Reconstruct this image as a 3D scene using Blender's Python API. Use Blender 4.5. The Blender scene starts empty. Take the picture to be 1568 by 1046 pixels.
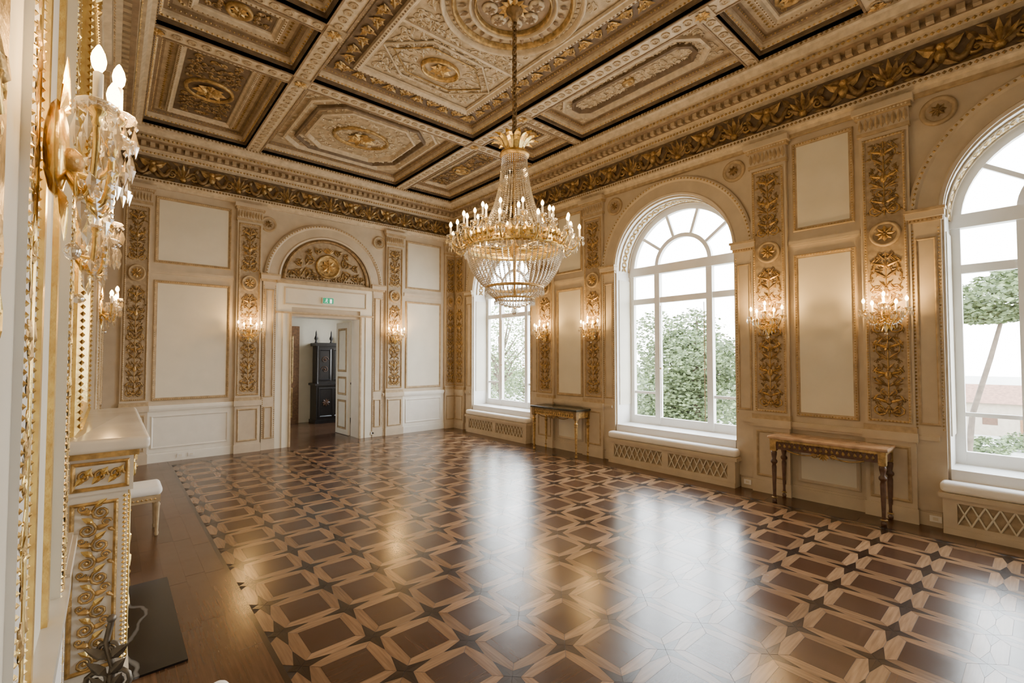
import bpy, math, random
from mathutils import Vector, Matrix
random.seed(7)
pi=math.pi; C=math.cos; S=math.sin
T=Matrix.Translation
def R(a,ax): return Matrix.Rotation(a,4,ax)
# ------------------------------------------------------------ materials
MATS={}
def ramp2(nt,fac,c1,c2,p1=.3,p2=.7):
    r=nt.nodes.new('ShaderNodeValToRGB'); r.color_ramp.elements[0].position=p1; r.color_ramp.elements[1].position=p2
    r.color_ramp.elements[0].color=(*c1,1); r.color_ramp.elements[1].color=(*c2,1)
    nt.links.new(fac,r.inputs[0]); return r.outputs[0]
def mat(name,col,rough=.6,metal=0.,var=.15,scale=6,bump=0.,bscale=60,emit=0.,ecol=None,spec=.5):
    m=bpy.data.materials.new(name); m.use_nodes=True; nt=m.node_tree; b=nt.nodes['Principled BSDF']
    tc=nt.nodes.new('ShaderNodeTexCoord')
    n=nt.nodes.new('ShaderNodeTexNoise'); n.inputs['Scale'].default_value=scale; n.inputs['Detail'].default_value=4
    nt.links.new(tc.outputs['Object'],n.inputs['Vector'])
    c1=tuple(max(0,c*(1-var)) for c in col); c2=tuple(min(1,c*(1+var)) for c in col)
    nt.links.new(ramp2(nt,n.outputs[0],c1,c2),b.inputs['Base Color'])
    b.inputs['Roughness'].default_value=rough; b.inputs['Metallic'].default_value=metal
    b.inputs['Specular IOR Level'].default_value=spec
    if bump>0:
        n2=nt.nodes.new('ShaderNodeTexNoise'); n2.inputs['Scale'].default_value=bscale; n2.inputs['Detail'].default_value=3
        nt.links.new(tc.outputs['Object'],n2.inputs['Vector'])
        bp=nt.nodes.new('ShaderNodeBump'); bp.inputs['Strength'].default_value=bump; bp.inputs['Distance'].default_value=.01
        nt.links.new(n2.outputs[0],bp.inputs['Height']); nt.links.new(bp.outputs[0],b.inputs['Normal'])
    if emit>0:
        b.inputs['Emission Color'].default_value=(*(ecol or col),1); b.inputs['Emission Strength'].default_value=emit
    MATS[name]=m; return m
mat('plaster_beige',(.54,.46,.345),.6,var=.08,bump=.05)
mat('cream_panel',(.72,.68,.57),.6,var=.05,scale=3,bump=.04,bscale=25)
mat('dado_white',(.80,.785,.725),.5,var=.04)
mat('trim_tan',(.42,.32,.19),.5,var=.2,scale=14,bump=.15)
mat('taupe_ground',(.38,.30,.20),.6,var=.2,scale=20)
mat('white_paint',(.84,.83,.80),.4,var=.03)
mat('gold_carved',(.52,.345,.13),.38,.6,var=.45,scale=25,bump=.3,bscale=90)
mat('gold_frieze',(.38,.255,.10),.42,.55,var=.5,scale=18,bump=.4)
mat('gold_bright',(.92,.62,.22),.27,.9,var=.25,scale=25,bump=.1)
mat('gold_old',(.25,.165,.075),.45,.45,var=.45,scale=18,bump=.4)
mat('ceil_tan',(.42,.335,.22),.6,var=.25,scale=12,bump=.3)
mat('ceil_light',(.55,.465,.335),.55,var=.2,scale=14,bump=.2)
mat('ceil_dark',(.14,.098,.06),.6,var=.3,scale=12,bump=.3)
mat('ceil_brown',(.25,.18,.11),.6,var=.25,scale=12,bump=.4)
mat('wood_dark',(.10,.05,.03),.3,var=.3,scale=20)
mat('wood_walnut',(.20,.10,.045),.35,var=.3,scale=20)
mat('ebony_black',(.012,.010,.010),.3,var=.3,scale=20)
mat('marble_top',(.48,.33,.22),.15,var=.3,scale=8)
mat('marble_green',(.05,.05,.04),.12,var=.4,scale=8)
mat('marble_white',(.72,.68,.60),.18,var=.10,scale=4)
mat('cushion_white',(.88,.87,.85),.85,var=.03,bump=.1)
mat('soot_black',(.01,.009,.008),.9)
mat('bronze_grey',(.16,.14,.11),.4,.6,var=.3,scale=20)
mat('candle_white',(.88,.84,.74),.5,var=.02)
mat('bulb_glow',(1,.75,.4),.4,emit=34,ecol=(1,.64,.25))
mat('floor_gap',(.02,.011,.007),.5)
mat('sign_green',(.0,.25,.12),.4,emit=.5,ecol=(.0,.5,.25))
mat('sign_white',(.9,.9,.9),.4,emit=1.2,ecol=(1,1,1))
mat('leaf_green',(.075,.105,.045),.7,var=.3,scale=2)
mat('leaf_light',(.14,.19,.08),.7,var=.3,scale=2)
mat('bark',(.10,.075,.055),.9,var=.3)
mat('gravel',(.42,.41,.37),.9,var=.15,scale=1)
mat('roof_tile',(.22,.11,.07),.8,var=.3,scale=8)
mat('house_wall',(.36,.30,.23),.8,var=.1)
def special():
    m=bpy.data.materials.new('crystal'); m.use_nodes=True; nt=m.node_tree; nt.nodes.clear()
    o=nt.nodes.new('ShaderNodeOutputMaterial'); t=nt.nodes.new('ShaderNodeBsdfTransparent'); g=nt.nodes.new('ShaderNodeBsdfGlossy')
    d=nt.nodes.new('ShaderNodeBsdfTranslucent'); d.inputs[0].default_value=(.95,.89,.78,1)
    g.inputs['Roughness'].default_value=.05; g.inputs['Color'].default_value=(1,.98,.94,1); t.inputs[0].default_value=(.80,.78,.74,1)
    a=nt.nodes.new('ShaderNodeMixShader'); a.inputs[0].default_value=.22; b=nt.nodes.new('ShaderNodeMixShader'); b.inputs[0].default_value=.70
    nt.links.new(g.outputs[0],a.inputs[1]); nt.links.new(d.outputs[0],a.inputs[2])
    nt.links.new(t.outputs[0],b.inputs[1]); nt.links.new(a.outputs[0],b.inputs[2]); nt.links.new(b.outputs[0],o.inputs[0]); MATS['crystal']=m
    m=bpy.data.materials.new('window_glass'); m.use_nodes=True; nt=m.node_tree; nt.nodes.clear()
    o=nt.nodes.new('ShaderNodeOutputMaterial'); t=nt.nodes.new('ShaderNodeBsdfTransparent'); g=nt.nodes.new('ShaderNodeBsdfGlossy')
    g.inputs['Roughness'].default_value=.02; t.inputs[0].default_value=(.98,.99,.98,1)
    b=nt.nodes.new('ShaderNodeMixShader'); b.inputs[0].default_value=.05
    nt.links.new(t.outputs[0],b.inputs[1]); nt.links.new(g.outputs[0],b.inputs[2]); nt.links.new(b.outputs[0],o.inputs[0]); MATS['window_glass']=m
    m=bpy.data.materials.new('mirror_glass'); m.use_nodes=True; b=m.node_tree.nodes['Principled BSDF']
    b.inputs['Metallic'].default_value=1; b.inputs['Roughness'].default_value=.03; b.inputs['Base Color'].default_value=(.85,.86,.84,1); MATS['mirror_glass']=m
    m=bpy.data.materials.new('parquet_wood'); m.use_nodes=True; nt=m.node_tree; b=nt.nodes['Principled BSDF']
    at=nt.nodes.new('ShaderNodeAttribute'); at.attribute_name='Col'
    uv=nt.nodes.new('ShaderNodeUVMap'); uv.uv_map='UVMap'
    mp=nt.nodes.new('ShaderNodeMapping'); mp.inputs['Scale'].default_value=(4,60,1); nt.links.new(uv.outputs[0],mp.inputs[0])
    n=nt.nodes.new('ShaderNodeTexNoise'); n.inputs['Scale'].default_value=1; n.inputs['Detail'].default_value=5; nt.links.new(mp.outputs[0],n.inputs['Vector'])
    gr=ramp2(nt,n.outputs[0],(.60,.58,.56),(1.0,1.0,1.0),.3,.7)
    mx=nt.nodes.new('ShaderNodeMix'); mx.data_type='RGBA'; mx.blend_type='MULTIPLY'; mx.inputs[0].default_value=1
    nt.links.new(at.outputs['Color'],mx.inputs[6]); nt.links.new(gr,mx.inputs[7]); nt.links.new(mx.outputs[2],b.inputs['Base Color'])
    tc=nt.nodes.new('ShaderNodeTexCoord'); n2=nt.nodes.new('ShaderNodeTexNoise'); n2.inputs['Scale'].default_value=2.2; n2.inputs['Detail'].default_value=6
    nt.links.new(tc.outputs['Object'],n2.inputs['Vector'])
    mr=nt.nodes.new('ShaderNodeMapRange'); mr.inputs[3].default_value=.15; mr.inputs[4].default_value=.32; nt.links.new(n2.outputs[0],mr.inputs[0]); nt.links.new(mr.outputs[0],b.inputs['Roughness'])
    b.inputs['Specular IOR Level'].default_value=.7
    bp=nt.nodes.new('ShaderNodeBump'); bp.inputs['Strength'].default_value=.16; bp.inputs['Distance'].default_value=.004
    n3=nt.nodes.new('ShaderNodeTexNoise'); n3.inputs['Scale'].default_value=9; nt.links.new(tc.outputs['Object'],n3.inputs['Vector'])
    nt.links.new(n3.outputs[0],bp.inputs['Height']); nt.links.new(bp.outputs[0],b.inputs['Normal']); MATS['parquet_wood']=m
    m=bpy.data.materials.new('marble_black'); m.use_nodes=True; nt=m.node_tree; b=nt.nodes['Principled BSDF']
    tc=nt.nodes.new('ShaderNodeTexCoord'); w=nt.nodes.new('ShaderNodeTexWave'); w.inputs['Scale'].default_value=1.1; w.inputs['Distortion'].default_value=7; w.inputs['Detail'].default_value=4
    nt.links.new(tc.outputs['Object'],w.inputs['Vector']); nt.links.new(ramp2(nt,w.outputs[0],(.010,.010,.011),(.16,.16,.155),.975,1.0),b.inputs['Base Color']); b.inputs['Roughness'].default_value=.18; MATS['marble_black']=m
special()
# ------------------------------------------------------------ mesh builder
class MB:
    def __init__(s,M=None): s.v=[];s.f=[];s.m=[];s.sm=[];s.M=M or Matrix.Identity(4)
    def put(s,vs,fs,m,smooth=False,L=None):
        M=s.M@L if L is not None else s.M
        o=len(s.v); s.v.extend([tuple(M@Vector(p)) for p in vs])
        for f in fs: s.f.append(tuple(i+o for i in f)); s.m.append(m); s.sm.append(smooth)
    def obj(s,name,parent=None):
        me=bpy.data.meshes.new(name+'_mesh'); me.from_pydata(s.v,[],s.f)
        names=sorted(set(s.m)); ix={n:i for i,n in enumerate(names)}
        for n in names: me.materials.append(MATS[n])
        me.polygons.foreach_set('material_index',[ix[n] for n in s.m]); me.polygons.foreach_set('use_smooth',s.sm); me.update()
        ob=bpy.data.objects.new(name,me); bpy.context.collection.objects.link(ob)
        if parent: ob.parent=parent
        return ob
    def box(s,x0,x1,y0,y1,z0,z1,m,L=None):
        s.put([(x0,y0,z0),(x1,y0,z0),(x1,y1,z0),(x0,y1,z0),(x0,y0,z1),(x1,y0,z1),(x1,y1,z1),(x0,y1,z1)],
              [(0,3,2,1),(4,5,6,7),(0,1,5,4),(1,2,6,5),(2,3,7,6),(3,0,4,7)],m,L=L)
    def quad(s,a,b,c,d,m): s.put([a,b,c,d],[(0,1,2,3)],m)
    def loft(s,loops,m,closed=True,cap0=False,cap1=False,smooth=False,L=None):
        n=len(loops[0]); vs=[p for l in loops for p in l]; fs=[]
        for i in range(len(loops)-1):
            for j in range(n if closed else n-1):
                k=(j+1)%n; fs.append((i*n+j,i*n+k,(i+1)*n+k,(i+1)*n+j))
        if cap0: fs.append(tuple(range(n-1,-1,-1)))
        if cap1: fs.append(tuple((len(loops)-1)*n+j for j in range(n)))
        s.put(vs,fs,m,smooth,L)
    def rect(s,x0,x1,y0,y1,prof,m):
        s.loft([[(x0+o,y0+o,z),(x1-o,y0+o,z),(x1-o,y1-o,z),(x0+o,y1-o,z)] for o,z in prof],m)
    def octo(s,x0,x1,y0,y1,c,prof,m):
        L=[]
        for o,z in prof:
            a,b,d,e=x0+o,x1-o,y0+o,y1-o; k=max(.001,c-.586*o)
            L.append([(a+k,d,z),(b-k,d,z),(b,d+k,z),(b,e-k,z),(b-k,e,z),(a+k,e,z),(a,e-k,z),(a,d+k,z)])
        s.loft(L,m)
    def arc(s,cx,cy,r,prof,m,a0=0,a1=pi,n=28,closed=False):
        L=[]
        for i in range(n+1):
            a=a0+(a1-a0)*i/n; L.append([(cx+(r+o)*C(a),cy+(r+o)*S(a),z) for o,z in prof])
        s.loft(L,m,closed=False,smooth=False)
    def lathe(s,prof,n,m,L=None,smooth=True):
        s.loft([[(r*C(2*pi*j/n),r*S(2*pi*j/n),z) for j in range(n)] for r,z in prof],m,smooth=smooth,L=L)
    def tube(s,pts,r,m,n=5,L=None,closed=False):
        P=[Vector(p) for p in pts]; loops=[]; N=len(P); prev=None
        for i in range(N):
            a=P[i-1] if (i>0 or closed) else P[i]; b=P[(i+1)%N] if (i<N-1 or closed) else P[i]
            t=(b-a).normalized() if (b-a).length>1e-9 else Vector((0,0,1))
            if prev is None:
                ref=Vector((0,0,1)) if abs(t.z)<.9 else Vector((1,0,0)); u=t.cross(ref).normalized()
            else:
                u=prev-t*prev.dot(t); u=u.normalized() if u.length>1e-6 else t.orthogonal().normalized()
            prev=u; w=t.cross(u); rr=r[i] if isinstance(r,(list,tuple)) else r
            loops.append([tuple(P[i]+(u*C(2*pi*j/n)+w*S(2*pi*j/n))*rr) for j in range(n)])
        if closed: loops.append(loops[0])
        s.loft(loops,m,smooth=True,L=L)
    def ball(s,c,r,m,sx=1,sy=1,sz=1,n=8,L=None):
        k=max(4,n//2+1)
        loops=[[(c[0]+sx*max(.001,r*S(pi*i/k))*C(2*pi*j/n),c[1]+sy*max(.001,r*S(pi*i/k))*S(2*pi*j/n),c[2]-sz*r*C(pi*i/k)) for j in range(n)] for i in range(k+1)]
        s.loft(loops,m,smooth=True,L=L)
    def octa(s,c,r,rz,m,L=None):
        x,y,z=c; s.put([(x+r,y,z),(x,y+r,z),(x-r,y,z),(x,y-r,z),(x,y,z+rz),(x,y,z-rz)],[(0,1,4),(1,2,4),(2,3,4),(3,0,4),(1,0,5),(2,1,5),(3,2,5),(0,3,5)],m,L=L)
    def boss(s,x,y,z,r,m,h=None):
        h=h or r*.8; s.put([(x+r,y,z),(x,y+r,z),(x-r,y,z),(x,y-r,z),(x,y,z+h)],[(0,1,4),(1,2,4),(2,3,4),(3,0,4)],m)
    def beads(s,p0,p1,step,r,m,z=None):
        p0=Vector(p0);p1=Vector(p1);n=max(1,int((p1-p0).length/step))
        for i in range(n):
            p=p0.lerp(p1,(i+.5)/n); s.boss(p.x,p.y,p.z,r,m)
    def beadrect(s,x0,x1,y0,y1,z,step,r,m):
        for a,b in (((x0,y0,z),(x1,y0,z)),((x1,y0,z),(x1,y1,z)),((x1,y1,z),(x0,y1,z)),((x0,y1,z),(x0,y0,z))): s.beads(a,b,step,r,m)
    def leaf(s,cx,cy,ang,ln,w,z,m,L=None,lift=.3,hk=1.):
        M=(L if L is not None else Matrix.Identity(4))@T((cx,cy,z))@R(ang,'Z')
        s.put([(0,0,0),(.3*ln,w*.5,0),(.6*ln,w*.42,w*.1*hk),(ln,0,w*lift*hk),(.6*ln,-w*.42,w*.1*hk),(.3*ln,-w*.5,0),(.3*ln,0,w*.45*hk),(.65*ln,0,w*.4*hk)],
              [(0,6,1),(1,6,7,2),(2,7,3),(3,7,4),(4,7,6,5),(5,6,0)],m,L=M)
    def scroll(s,cx,cy,rr,turns,a0,d,z,m,r=.01,n=14):
        pts=[];rs=[]
        for i in range(n+1):
            t=i/n; q=rr*(1-.82*t); a=a0+d*turns*2*pi*t; pts.append((cx+q*C(a),cy+q*S(a),z)); rs.append(r*(1-.35*t))
        s.tube(pts,rs,m,n=4); s.boss(cx,cy,z,rr*.3,m,h=rr*.2)
    def rosette(s,cx,cy,r,z,m,n=8,m2=None):
        for i in range(n): s.leaf(cx,cy,2*pi*i/n,r,r*.6,z,m)
        for i in range(n): s.leaf(cx,cy,2*pi*(i+.5)/n,r*.6,r*.35,z+r*.08,m2 or m)
        s.ball((cx,cy,z+r*.1),r*.2,m2 or m,n=6)
    def rbox(s,x0,x1,y0,y1,z0,z1,r,m,L=None):
        def rr(o,z):
            q=max(r-o,.003); a,b,c,d=x0+o,x1-o,y0+o,y1-o; pts=[]
            for (px,py,s0) in ((b-q,c+q,-pi/2),(b-q,d-q,0),(a+q,d-q,pi/2),(a+q,c+q,pi)):
                for k in range(5): an=s0+pi/2*k/4; pts.append((px+q*C(an),py+q*S(an),z))
            return pts
        e=min(r,(z1-z0)/2); lp=[rr(e*(1-S(pi/2*k/4)),z0+e*(1-C(pi/2*k/4))) for k in range(5)]+[rr(e*(1-C(pi/2*k/4)),z1-e*(1-S(pi/2*k/4))) for k in range(5)]
        s.loft(lp,m,cap0=True,cap1=True,smooth=True,L=L)
def WM(o,xa,ya,za):
    return Matrix(((xa[0],ya[0],za[0],o[0]),(xa[1],ya[1],za[1],o[1]),(xa[2],ya[2],za[2],o[2]),(0,0,0,1)))
XL,XR,YN,YB=-.16,6.27,-2.0,9.35; HT=5.6
BACK=WM((XL,YB,0),(1,0,0),(0,0,1),(0,-1,0))
RIGHT=WM((XR,YB,0),(0,-1,0),(0,0,1),(-1,0,0))
LEFT=WM((XL,YN,0),(0,1,0),(0,0,1),(1,0,0))
NEAR=WM((XR,YN,0),(-1,0,0),(0,0,1),(0,1,0))
LB=XR-XL; LR=YB-YN
def inst(ob,name,M):
    o=bpy.data.objects.new(name,ob.data); bpy.context.collection.objects.link(o); o.matrix_world=M; return o
# ------------------------------------------------------------ walls
def wallmesh(mb,L,H,ops,m,mr,depth):
    x=0
    for cx,hw,sill,spring,arch in ops:
        mb.quad((x,0,0),(cx-hw,0,0),(cx-hw,H,0),(x,H,0),m)
        if sill>0: mb.quad((cx-hw,0,0),(cx+hw,0,0),(cx+hw,sill,0),(cx-hw,sill,0),m)
        if arch:
            pts=[(cx+hw*C(pi-pi*i/28),spring+hw*S(pi-pi*i/28)) for i in range(29)]
            for a,b in zip(pts,pts[1:]): mb.quad((a[0],a[1],0),(b[0],b[1],0),(b[0],H,0),(a[0],H,0),m)
        else:
            pts=[(cx-hw,spring),(cx+hw,spring)]; mb.quad((cx-hw,spring,0),(cx+hw,spring,0),(cx+hw,H,0),(cx-hw,H,0),m)
        out=[(cx-hw,sill)]+pts+[(cx+hw,sill)]
        mb.loft([[(p[0],p[1],0) for p in out],[(p[0],p[1],-depth) for p in out]],mr,closed=(sill>0))
        x=cx+hw
    mb.quad((x,0,0),(L,0,0),(L,H,0),(x,H,0),m)
WIN=[1.71,5.68,9.65]; HW=.95; SPR=3.1
def panel(mb,x0,x1,y0,y1,fill='cream_panel',tr='trim_tan',b=.016,gold='gold_frieze'):
    mb.rect(x0,x1,y0,y1,[(0,0),(0,.014),(.01,.026),(.028,.020),(.032,.008),(.048,.007)],tr)
    mb.quad((x0+.048,y0+.048,.007),(x1-.048,y0+.048,.007),(x1-.048,y1-.048,.007),(x0+.048,y1-.048,.007),fill)
    mb.beadrect(x0+.019,x1-.019,y0+.019,y1-.019,.021,.03,.011,gold)
def paneln(mb,x0,x1,y0,y1,fill='dado_white',tr='dado_white'):
    mb.rect(x0,x1,y0,y1,[(0,0),(.0,.012),(.012,.018),(.03,.006),(.04,.004)],tr)
    mb.quad((x0+.04,y0+.04,.004),(x1-.04,y0+.04,.004),(x1-.04,y1-.04,.004),(x0+.04,y1-.04,.004),fill)
def hband(mb,x0,x1,y,h,d,m):
    mb.box(x0,x1,y,y+h,0,d,m); mb.box(x0,x1,y+h*.25,y+h*.75,d,d+.012,m)
mb=MB(RIGHT); wallmesh(mb,LR,HT,[(c,HW,.42,SPR,True) for c in WIN],'plaster_beige','white_paint',.42)
for c in (3.695,7.66):
    panel(mb,c-.31,c+.31,.98,2.92); panel(mb,c-.31,c+.31,3.2,4.28); hband(mb,c-.36,c+.36,3.03,.08,.02,'plaster_beige')
    paneln(mb,c-.31,c+.31,.2,.74,'cream_panel','plaster_beige')
for c in WIN:
    for sgn in (-1,1):
        x=c+sgn*1.09; mb.box(x-.12,x+.12,.157,3.06,0,.036,'plaster_beige')
        mb.rect(x-.085,x+.085,1.0,2.9,[(0,.036),(.0,.045),(.014,.05),(.025,.04)],'trim_tan')
        for xx in (x-.1,x+.1): mb.beads((xx,.95,.037),(xx,3.0,.037),.035,.011,'gold_frieze')
        mb.box(x-.135,x+.135,3.06,3.1,0,.055,'trim_tan'); mb.box(x-.15,x+.15,3.1,3.16,0,.08,'plaster_beige'); mb.box(x-.16,x+.16,3.16,3.19,0,.1,'trim_tan')
        mb.beads((x-.13,3.08,.056),(x+.13,3.08,.056),.03,.012,'gold_old')
        xm=c+sgn*.97*1.0; mb.lathe([(.145,0),(.145,.02),(.125,.03),(.105,.015),(.10,.01)],24,'trim_tan',L=T((xm,4.17,0)))
        mb.lathe([(.10,.012),(.001,.012)],20,'taupe_ground',L=T((xm,4.17,0))); mb.rosette(xm,4.17,.07,.014,'gold_old')
        xr=c+sgn*HW
        mb.box(min(xr,xr-sgn*.012),max(xr,xr-sgn*.012),.9,2.95,-.36,-.06,'cream_panel')
    mb.arc(c,SPR+.02,0,[(.955,0),(.955,.04),(.985,.05),(1.0,.03),(1.15,.03),(1.17,.055),(1.20,.06),(1.22,.04),(1.22,0)],'plaster_beige',n=36)
    n=70
    for i in range(n):
        a=pi*(i+.5)/n; mb.boss(c+1.185*C(a),SPR+.02+1.185*S(a),.058,.016,'gold_frieze')
    for i in range(26):
        a=pi*(i+.5)/26
        Lm=T((c+.945*C(a),SPR+.945*S(a),-.2))@R(a-pi/2,'Z')@R(pi/2,'X')
        for q in range(4): mb.leaf(0,0,pi/4+q*pi/2,.085,.04,0,'gold_frieze',L=Lm)
    for zz in (-.32,-.08): mb.tube([(c+.94*C(pi*i/28),SPR+.94*S(pi*i/28),zz) for i in range(29)],.012,'trim_tan',n=4)
mb.box(0,LR,4.36,4.4,0,.05,'trim_tan')
mb.obj('wall_right')
def segs(L,gaps):
    x=0;out=[]
    for a,b in gaps: out.append((x,a)); x=b
    out.append((x,L)); return out
def rail(name,M,L,gaps,m):
    mb=MB(M)
    for a,b in segs(L,gaps):
        if b-a>.02:
            mb.box(a,b,.82,.85,0,.042,m); mb.box(a,b,.85,.89,0,.062,m); mb.box(a,b,.89,.905,0,.048,m)
    mb.obj(name)
def base(name,M,L,gaps,m):
    mb=MB(M)
    for a,b in segs(L,gaps):
        if b-a>.02: mb.box(a,b,0,.13,0,.035,m); mb.box(a,b,.13,.155,0,.02,m)
    mb.obj(name)
wg=[(c-1.02,c+1.02) for c in WIN]
rail('trim_1',RIGHT,LR,wg,'plaster_beige'); base('baseboard_right',RIGHT,LR,wg,'plaster_beige')
DX=3.23-XL
mb=MB(BACK); wallmesh(mb,LB,HT,[(DX,.66,0,2.45,False)],'plaster_beige','white_paint',.4)
for a,b in ((.50,1.56),(4.95,5.86)):
    panel(mb,a-XL,b-XL,.98,2.92); panel(mb,a-XL,b-XL,3.2,4.28); hband(mb,a-XL-.05,b-XL+.05,3.03,.08,.02,'plaster_beige')
mb.box(0,DX-1.17,.157,.82,0,.01,'dado_white'); mb.box(DX+1.17,LB,.157,.82,0,.01,'dado_white')
for a,b in ((.50,1.56),(4.95,5.86)): mb.rect(a-XL,b-XL,.22,.74,[(0,.01),(0,.02),(.012,.024),(.03,.012)],'dado_white')
for sgn in (-1,1):
    x=DX+sgn*1.05; mb.box(x-.11,x+.11,0,3.06,0,.045,'plaster_beige'); mb.rect(x-.075,x+.075,.95,2.92,[(0,.045),(0,.055),(.014,.06),(.025,.05)],'trim_tan')
    mb.beads((x-.095,.2,.046),(x-.095,3,.046),.035,.011,'gold_frieze'); mb.beads((x+.095,.2,.046),(x+.095,3,.046),.035,.011,'gold_frieze')
    mb.rect(x-.075,x+.075,.2,.78,[(0,.045),(0,.055),(.014,.06),(.025,.05)],'trim_tan')
    mb.box(x-.14,x+.14,3.06,3.1,0,.07,'trim_tan'); mb.box(x-.155,x+.155,3.1,3.17,0,.1,'plaster_beige'); mb.box(x-.165,x+.165,3.17,3.2,0,.12,'trim_tan')
    xj=DX+sgn*.80; mb.box(xj-.135,xj+.135,0,2.62,0,.03,'cream_panel'); mb.box(xj-.02,xj+.02,0,2.49,.03,.044,'cream_panel'); mb.box(xj-sgn*.12-.015,xj-sgn*.12+.015,0,2.5,.03,.05,'trim_tan')
    x=DX+sgn*1.08; mb.lathe([(.14,0),(.14,.02),(.12,.03),(.10,.015),(.097,.01)],24,'trim_tan',L=T((x,4.12,0)))
    mb.lathe([(.10,.012),(.001,.012)],20,'taupe_ground',L=T((x,4.12,0))); mb.rosette(x,4.12,.07,.014,'gold_old')
mb.box(DX-.94,DX+.94,2.62,3.06,0,.03,'cream_panel'); mb.box(DX-.94,DX+.94,2.50,2.53,.03,.06,'trim_tan'); mb.rect(DX-.8,DX+.8,2.66,3.0,[(0,.03),(0,.04),(.02,.045),(.03,.035)],'plaster_beige')
mb.arc(DX,SPR+.03,0,[(.87,0),(.87,.05),(.9,.06),(.92,.04),(1.07,.04),(1.09,.06),(1.12,.065),(1.15,.04),(1.15,0)],'plaster_beige',n=36)
for i in range(64):
    a=pi*(i+.5)/64; mb.boss(DX+1.11*C(a),SPR+.03+1.11*S(a),.064,.016,'gold_frieze')
mb.box(DX-.94,DX+.94,3.06,3.12,0,.09,'trim_tan')
mb.obj('wall_back')
mb=MB(BACK)
mb.put([(DX+.86*C(pi*i/24),SPR+.05+.86*S(pi*i/24)*.95,.015) for i in range(25)],[tuple(range(25))],'taupe_ground')
mb.arc(DX,SPR+.05,.78,[(0,.015),(0,.05),(.03,.055),(.06,.04),(.06,.015)],'gold_old',n=30)
mb.lathe([(.24,.015),(.24,.05),(.21,.06),(.19,.04),(.17,.03),(.001,.045)],24,'gold_frieze',L=T((DX,SPR+.36,0))); mb.rosette(DX,SPR+.36,.14,.04,'gold_carved')
mb.beadrect(DX-.78,DX+.78,SPR+.09,SPR+.09,.02,.05,.018,'gold_old')
for sgn in (-1,1):
    for (x,y,r,t,a) in ((.36,.2,.11,1.6,0),(.36,.45,.1,1.5,2),(.56,.2,.09,1.5,3),(.55,.38,.07,1.4,1),(.2,.66,.07,1.4,2.5),(.68,.16,.06,1.3,0),(.36,.6,.06,1.3,1),(.12,.14,.06,1.3,1),(.24,.13,.05,1.3,1)):
        mb.scroll(DX+sgn*x,SPR+y,r,t,a if sgn>0 else pi-a,sgn,.03,'gold_frieze',r=.016)
        for k in range(3): mb.leaf(DX+sgn*x,SPR+y,a+k*2.1,r*1.3,.06,.03,'gold_old')
for k in range(7): mb.leaf(DX,SPR+.62,pi/2+(k-3)*.35,.13,.04,.03,'gold_carved')
mb.obj('trim_2')
rail('trim_3',BACK,LB,[(DX-1.17,DX+1.17)],'dado_white'); base('baseboard_back',BACK,LB,[(DX-.94,DX+.94)],'dado_white')
mb=MB(LEFT); wallmesh(mb,LR,HT,[],'plaster_beige','white_paint',.3)
for a,b in ((8.25,9.15),(9.75,10.75)):
    panel(mb,a,b,.98,2.92); panel(mb,a,b,3.2,4.28)
mb.obj('wall_left'); rail('trim_4',LEFT,LR,[(0,4.4),(4.9,6.75)],'plaster_beige'); base('baseboard_left',LEFT,LR,[(0,4.4),(4.9,6.75)],'plaster_beige')
mb=MB(NEAR); wallmesh(mb,LB,HT,[],'plaster_beige','white_paint',.3)
for a in (.6,2.4,4.2): panel(mb,a,a+1.4,.98,2.92); panel(mb,a,a+1.4,3.2,4.28)
mb.obj('wall_near'); base('baseboard_near',NEAR,LB,[],'plaster_beige')
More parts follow.
